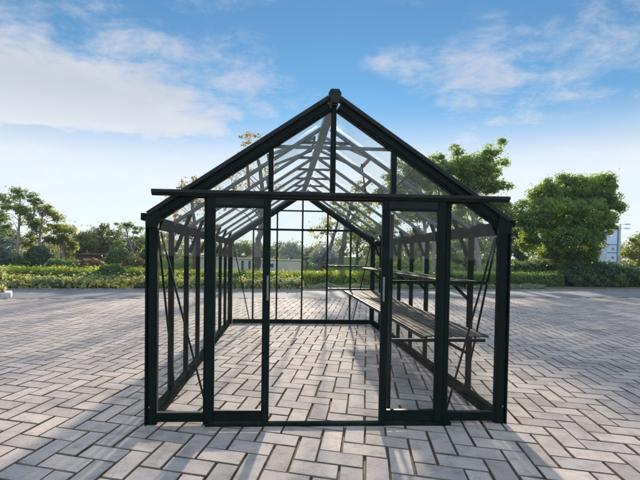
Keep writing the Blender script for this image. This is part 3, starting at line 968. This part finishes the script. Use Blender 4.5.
make_tree('low_tree', 'wide green tree filling the gap behind the two paired trunks', 'tree', foot(412, 29), [(412, 266, 0), (412, 250, 0)], .12,
          [(398, 246, 14, 10, 0), (414, 242, 15, 11, 0), (432, 246, 15, 10, 0), (388, 256, 13, 8, 0), (420, 258, 14, 7, 0)], 29, M['leaf_mid'], M['bark'], leaf=.17, rc=.36, per=34, cov=.95)
make_tree('low_tree', 'wide dark green tree behind the large leaning feathery tree', 'tree', foot(466, 30), [(466, 266, 0), (466, 250, 0)], .12,
          [(452, 248, 14, 10, 0), (470, 242, 16, 12, 0), (488, 248, 14, 10, 0), (500, 254, 12, 9, 0), (460, 258, 14, 7, 0), (480, 260, 14, 6, 0)], 30, M['leaf_deep'], M['bark'], leaf=.17, rc=.36, per=34, cov=.95)
# silvery palms by the beige wall
for u, v, Y, r, lab in [(291, 250, 33, 13, 'silver-blue fan palm standing behind the beige wall'), (325, 256, 24, 15, 'silver-blue fan palm right of the beige wall end')]:
    root = empty('silver_palm', foot(u, Y), lab, 'palm')
    c0 = at(u, v+4, Y)-Vector(foot(u, Y))
    fr = []
    rad = r/pxm(Y)
    P, nr = [], []
    for k in range(70):
        d = Vector(unit(rng.normal(size=(1, 3)))[0])
        d.z = abs(d.z)*.9-.18
        d.normalize()
        tip = c0+d*rad*rng.uniform(.55, .9)
        for q in range(15):
            P.append(tip+Vector(rng.normal(size=3))*rad*.16)
            nr.append(Vector(rng.normal(size=3))+Vector((0, -.3, .3)))
    link('crown', leaf_mesh('crown', np.array([tuple(p) for p in P]), np.array([tuple(p) for p in nr]), rad*.34, .2, 0), M['leaf_silver'], root)
    tb = MB()
    tb.tube([(0, 0, -.05), (0, 0, c0.z*.5), tuple(c0)], [.2, .16, .13], 8)
    for k in range(16):
        d = Vector(unit(rng.normal(size=(1, 3)))[0])
        d.z = abs(d.z)*.9-.1
        tb.tube([c0, c0+d*rad*.35, c0+d*rad*.7], [.02, .015, .01], 4)
    tb.build('trunk', M['bark'], root)

# far wood closing the horizon
P, nr = [], []
for k in range(1250):
    x = rng.uniform(-62, 70)
    y = rng.uniform(46, 62)
    hgt = (1.7+.55*math.sin(x*.31)+.45*math.sin(x*.83+1)+.3*math.sin(x*1.9))*1.25
    if -8 < x < 4:
        hgt *= .8
    elif x > 6:
        hgt *= 1.35
    c = np.array([x, y, rng.uniform(.1, 1)**.7*max(.6, hgt)+.1])
    q, w = clump_points(c[None], np.array([rng.uniform(.5, .95)]), 34)
    P.append(q)
    nr.append(w)
o = kind(link('distant_wood', leaf_mesh('distant_wood', np.concatenate(P), np.concatenate(nr), .34, .6, 0), M['leaf_olive']), 'stuff')
tag(o, 'far hazy green wood low on the horizon behind all trees', 'woodland')

# ------------------------------------------------------------------ buildings and street furniture behind
bw = empty('beige_wall', (at(205, 270, 28).x, 28, 0), 'long low beige wall with narrow dark vertical slots behind the hedge', 'wall')
bo = Vector(bw.location)
xs = [at(u, 265, 28).x for u in (196, 242.5, 249.5, 257, 268, 302)]
zt0, zt1 = at(205, 257.5, 28).z, at(302, 261, 28).z
zt = lambda x: zt0+(zt1-zt0)*(x-xs[0])/(xs[5]-xs[0])
w = MB()
w.prism([(xs[0]-bo.x, 0), (xs[5]-bo.x, 0), (xs[5]-bo.x, zt(xs[5])), (xs[0]-bo.x, zt(xs[0]))], 1, 0, .5)
body = w.build('wall_body', M['beige'], bw)
MB().prism([(xs[0]-bo.x-.05, zt(xs[0])+.002), (xs[5]-bo.x+.05, zt(xs[5])+.002), (xs[5]-bo.x+.05, zt(xs[5])+.07), (xs[0]-bo.x-.05, zt(xs[0])+.07)], 1, -.05, .55).build('coping', M['beige'], bw)
for x in xs[1:4]:
    MB().box((x-bo.x-.075, -.006, .12), (x-bo.x+.075, .02, zt(x)-.10)).build('slot', M['slot'], bw)
p = at(268, 264, 27.4)
sg = empty('notice_board', (p.x, 27.4, 0), 'small dark board with pale frame in front of the beige wall', 'sign')
MB().box((-.42, -.03, .35), (.42, .03, .70)).build('frame', M['pole'], sg)
MB().box((-.36, -.036, .40), (.36, -.028, .65)).build('panel', M['slot'], sg)
for x in (-.36, .36):
    MB().box((x-.03, -.025, 0), (x+.03, .025, .352)).build('leg', M['pole'], sg)

# low brown shed
p0, p1 = at(76, 262, 21.6), at(107, 262, 21.6)
hh = at(90, 253.5, 21.6).z
sh = empty('brown_shed', ((p0.x+p1.x)/2, 21.6, 0), 'low dark brown timber shed with flat roof among the left trees', 'shed')
wd = (p1.x-p0.x)/2
MB().box((-wd, 0, 0), (wd, 1.4, hh-.08)).build('walls', M['brown'], sh)
MB().box((-wd-.1, -.14, hh-.078), (wd+.1, 1.5, hh)).build('roof', M['tile'], sh)
for i in range(7):
    x = -wd+.1+(2*wd-.2)*i/6
    MB().box((x-.03, -.035, 0), (x+.03, -.002, hh-.10)).build('post', M['tile'], sh)

# sign tower with red emblems, and lamp post
Y = 29
pa, pb_ = at(607, 250, Y), at(618.2, 250, Y)
zt_ = at(612, 228.5, Y).z
tw = empty('sign_tower', ((pa.x+pb_.x)/2, Y, 0), 'pale blue panelled tower carrying red marks behind the round tree', 'sign')
wd = (pb_.x-pa.x)/2
MB().box((-wd, 0, 0), (wd, 1.4, zt_)).build('tower_body', M['bluewhite'], tw)
MB().box((-wd-.05, -.05, zt_+.002), (wd+.05, 1.45, zt_+.10)).build('top_band', M['bluetrim'], tw)
zz = [at(612, v, Y).z for v in (262, 252.5, 244.5, 234)]
for z in zz[:3]:
    MB().box((-wd+.02, -.03, z-.025), (wd-.1, -.003, z+.025)).build('joint_band', M['bluetrim'], tw)
MB().box((wd-.09, -.04, 0), (wd+.03, -.003, zt_-.02)).build('edge_strip', M['bluetrim'], tw)
for zc in ((zz[0]+zz[1])/2, (zz[1]+zz[2])/2):
    e = MB()
    q = .13
    e.prism([(-q, zc-q*.6), (-q*.5, zc-q*.6), (0, zc+q*.1), (-q*.2, zc+q*.35)], 1, -.028, -.004)
    e.prism([(0, zc+q*.95), (q*.22, zc+q*.7), (q*1.05, zc-q*.6), (q*.55, zc-q*.6), (q*.02, zc+q*.3)], 1, -.026, -.004)
    e.prism([(-q*.3, zc-q*.75), (q*.4, zc-q*.75), (q*.05, zc-q*.2)], 1, -.024, -.004)
    e.build('emblem', M['red'], tw)
Y = 26
p = at(619.6, 250, Y)
lp = empty('lamp_post', (p.x, Y, 0), 'tall pale lamp post with two flat arms beside the sign tower', 'street lamp')
zt_ = at(619.6, 224, Y).z
pm = MB()
pm.tube([(0, 0, 0), (0, 0, .3), (0, 0, .32), (0, 0, zt_)], [.085, .085, .065, .05], 10)
pm.build('pole', M['pole'], lp)
for (dx, z) in ((.40, zt_-.02), (.36, zt_-.28)):
    a = MB()
    a.bar((.03, 0, z), (dx, 0, z+.02), .03, .03)
    arm = a.build('arm', M['pole'], lp)
    MB().box((dx-.03, -.07, z-.03), (dx+.22, .07, z+.05)).build('lamp_head', M['pole'], arm)

# ------------------------------------------------------------------ morning haze
hz = MB().box((-95, -16, -1.05), (105, 75, 16)).build('haze', None)
kind(hz, 'stuff')
tag(hz, 'thin pale morning haze hanging in the air over the yard', 'haze')
m, nt, out = mat('thin_haze')
pv = N(nt, 'ShaderNodeVolumePrincipled')
pv.inputs['Color'].default_value = (.90, .94, 1, 1)
pv.inputs['Density'].default_value = .0005
nt.links.new(pv.outputs[0], out.inputs['Volume'])
hz.data.materials.append(m)

# ------------------------------------------------------------------ light
SUN_AZ, SUN_EL = R(6.0), R(14.5)
sd = Vector((math.sin(SUN_AZ)*math.cos(SUN_EL), math.cos(SUN_AZ)*math.cos(SUN_EL), math.sin(SUN_EL)))
ld = bpy.data.lights.new('sun', 'SUN')
ld.energy = 5.0
ld.angle = R(1.7)
ld.color = (1, .85, .70)
lo = bpy.data.objects.new('sun', ld)
COL.objects.link(lo)
lo.location = (0, 0, 30)
lo.rotation_euler = sd.to_track_quat('Z', 'Y').to_euler()

w = bpy.data.worlds.new('World')
scene.world = w
w.use_nodes = True
nt = w.node_tree
nt.nodes.clear()
out = nt.nodes.new('ShaderNodeOutputWorld')
bg = nt.nodes.new('ShaderNodeBackground')
sky = nt.nodes.new('ShaderNodeTexSky')
sky.sky_type = 'NISHITA'
sky.sun_disc = False
sky.sun_elevation = SUN_EL
sky.sun_rotation = SUN_AZ
sky.air_density = 1.0
sky.dust_density = 0.02
sky.ozone_density = 2.5
bg.inputs['Strength'].default_value = .070


def mth(op, a, b=None, c=None, clamp=False):
    n = nt.nodes.new('ShaderNodeMath')
    n.operation = op
    n.use_clamp = clamp
    for i, x in enumerate((a, b, c)):
        if x is None:
            continue
        if hasattr(x, 'links'):
            nt.links.new(x, n.inputs[i])
        else:
            n.inputs[i].default_value = x
    return n.outputs[0]


tc = nt.nodes.new('ShaderNodeTexCoord')
sep = nt.nodes.new('ShaderNodeSeparateXYZ')
nt.links.new(tc.outputs['Generated'], sep.inputs[0])
x, y, z = sep.outputs
den = mth('ADD', mth('MAXIMUM', z, 0), .16)
cu, cv = mth('DIVIDE', x, den), mth('DIVIDE', y, den)
cmb = nt.nodes.new('ShaderNodeCombineXYZ')
nt.links.new(cu, cmb.inputs[0])
nt.links.new(cv, cmb.inputs[1])


def cloudnoise(scale, detail, rough, off, dist=.3):
    mp = nt.nodes.new('ShaderNodeMapping')
    mp.inputs['Location'].default_value = off
    nt.links.new(cmb.outputs[0], mp.inputs[0])
    n = nt.nodes.new('ShaderNodeTexNoise')
    n.inputs['Scale'].default_value = scale
    n.inputs['Detail'].default_value = detail
    n.inputs['Roughness'].default_value = rough
    n.inputs['Distortion'].default_value = dist
    nt.links.new(mp.outputs[0], n.inputs['Vector'])
    return n.outputs[0]


def smooth(v, a, b):
    n = nt.nodes.new('ShaderNodeMapRange')
    n.interpolation_type = 'SMOOTHSTEP'
    n.inputs[1].default_value = a
    n.inputs[2].default_value = b
    nt.links.new(v, n.inputs[0])
    return n.outputs[0]


def blob(dx, dz, rx, rz):
    """soft bump round the direction with azimuth tangent dx and elevation sine dz"""
    a = mth('DIVIDE', mth('SUBTRACT', x, dx), rx)
    b = mth('DIVIDE', mth('SUBTRACT', z, dz), rz)
    r2 = mth('ADD', mth('MULTIPLY', a, a), mth('MULTIPLY', b, b))
    front = mth('GREATER_THAN', y, 0)
    return mth('MULTIPLY', mth('POWER', 2.718, mth('MULTIPLY', r2, -1)), front)


big = cloudnoise(1.9, 10, .60, (3.1, 1.7, 0), .15)
wisp = cloudnoise(5.2, 11, .70, (7.3, 2.2, 4), .25)
bias = mth('MULTIPLY', blob(-.42, .295, .17, .062), .36)
for args, k in (((-.26, .262, .15, .045), .26), ((-.54, .25, .14, .07), .30), ((-.20, .375, .26, .035), .07), ((-.42, .208, .12, .018), -.22),
                ((-.10, .33, .10, .05), .05), ((.22, .365, .13, .035), .075), ((.48, .27, .22, .10), .085), ((.06, .40, .14, .08), -.12), ((.20, .28, .12, .05), -.06),
                ((.12, .215, .5, .04), .06)):
    bias = mth('ADD', bias, mth('MULTIPLY', blob(*args), k))
# unseen bright thin cloud overhead and behind the viewer, added to lift the shade
fill_veil = mth('MAXIMUM', smooth(mth('MULTIPLY', y, -1), -.25, .5), smooth(z, .52, .75))
bias = mth('ADD', bias, mth('MULTIPLY', fill_veil, .30))
cl = mth('ADD', mth('ADD', mth('MULTIPLY', big, .48), mth('MULTIPLY', wisp, .62)), mth('SUBTRACT', bias, .05))
cloud = smooth(cl, .46, .80)
hazef = mth('SUBTRACT', 1, smooth(z, .15, .31))
cover = mth('MAXIMUM', mth('MULTIPLY', cloud, .93), mth('MULTIPLY', hazef, mth('ADD', .80, mth('MULTIPLY', cloud, .16))), clamp=True)
shade = smooth(mth('ADD', mth('MULTIPLY', cloudnoise(2.6, 8, .6, (1.2, 8.4, 2)), .6), mth('MULTIPLY', cl, .5)), .42, .80)
ccol = mixc(nt, (4.9, 4.95, 5.15), (3.8, 4.1, 4.55), shade)
ccol = mixc(nt, ccol, (6.6, 8.6, 11.6), fill_veil)
ccol = mixc(nt, ccol, (5.9, 6.05, 6.35), hazef)
skyc = mixc(nt, sky.outputs[0], (.44, .69, .79), 1, 'MULTIPLY')
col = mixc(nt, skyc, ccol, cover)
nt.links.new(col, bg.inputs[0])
nt.links.new(bg.outputs[0], out.inputs[0])

# ------------------------------------------------------------------ render
vs = scene.view_settings
vs.view_transform = 'Standard'
vs.look = 'None'
vs.gamma = 1
vs.use_curve_mapping = False
vs.exposure = 1.2
cy = scene.cycles
cy.transparent_max_bounces = 32
cy.max_bounces = 6
cy.diffuse_bounces = 3
cy.glossy_bounces = 3
cy.transmission_bounces = 4
cy.use_denoising = True
cy.volume_bounces = 1
cy.caustics_reflective = False
cy.caustics_refractive = False
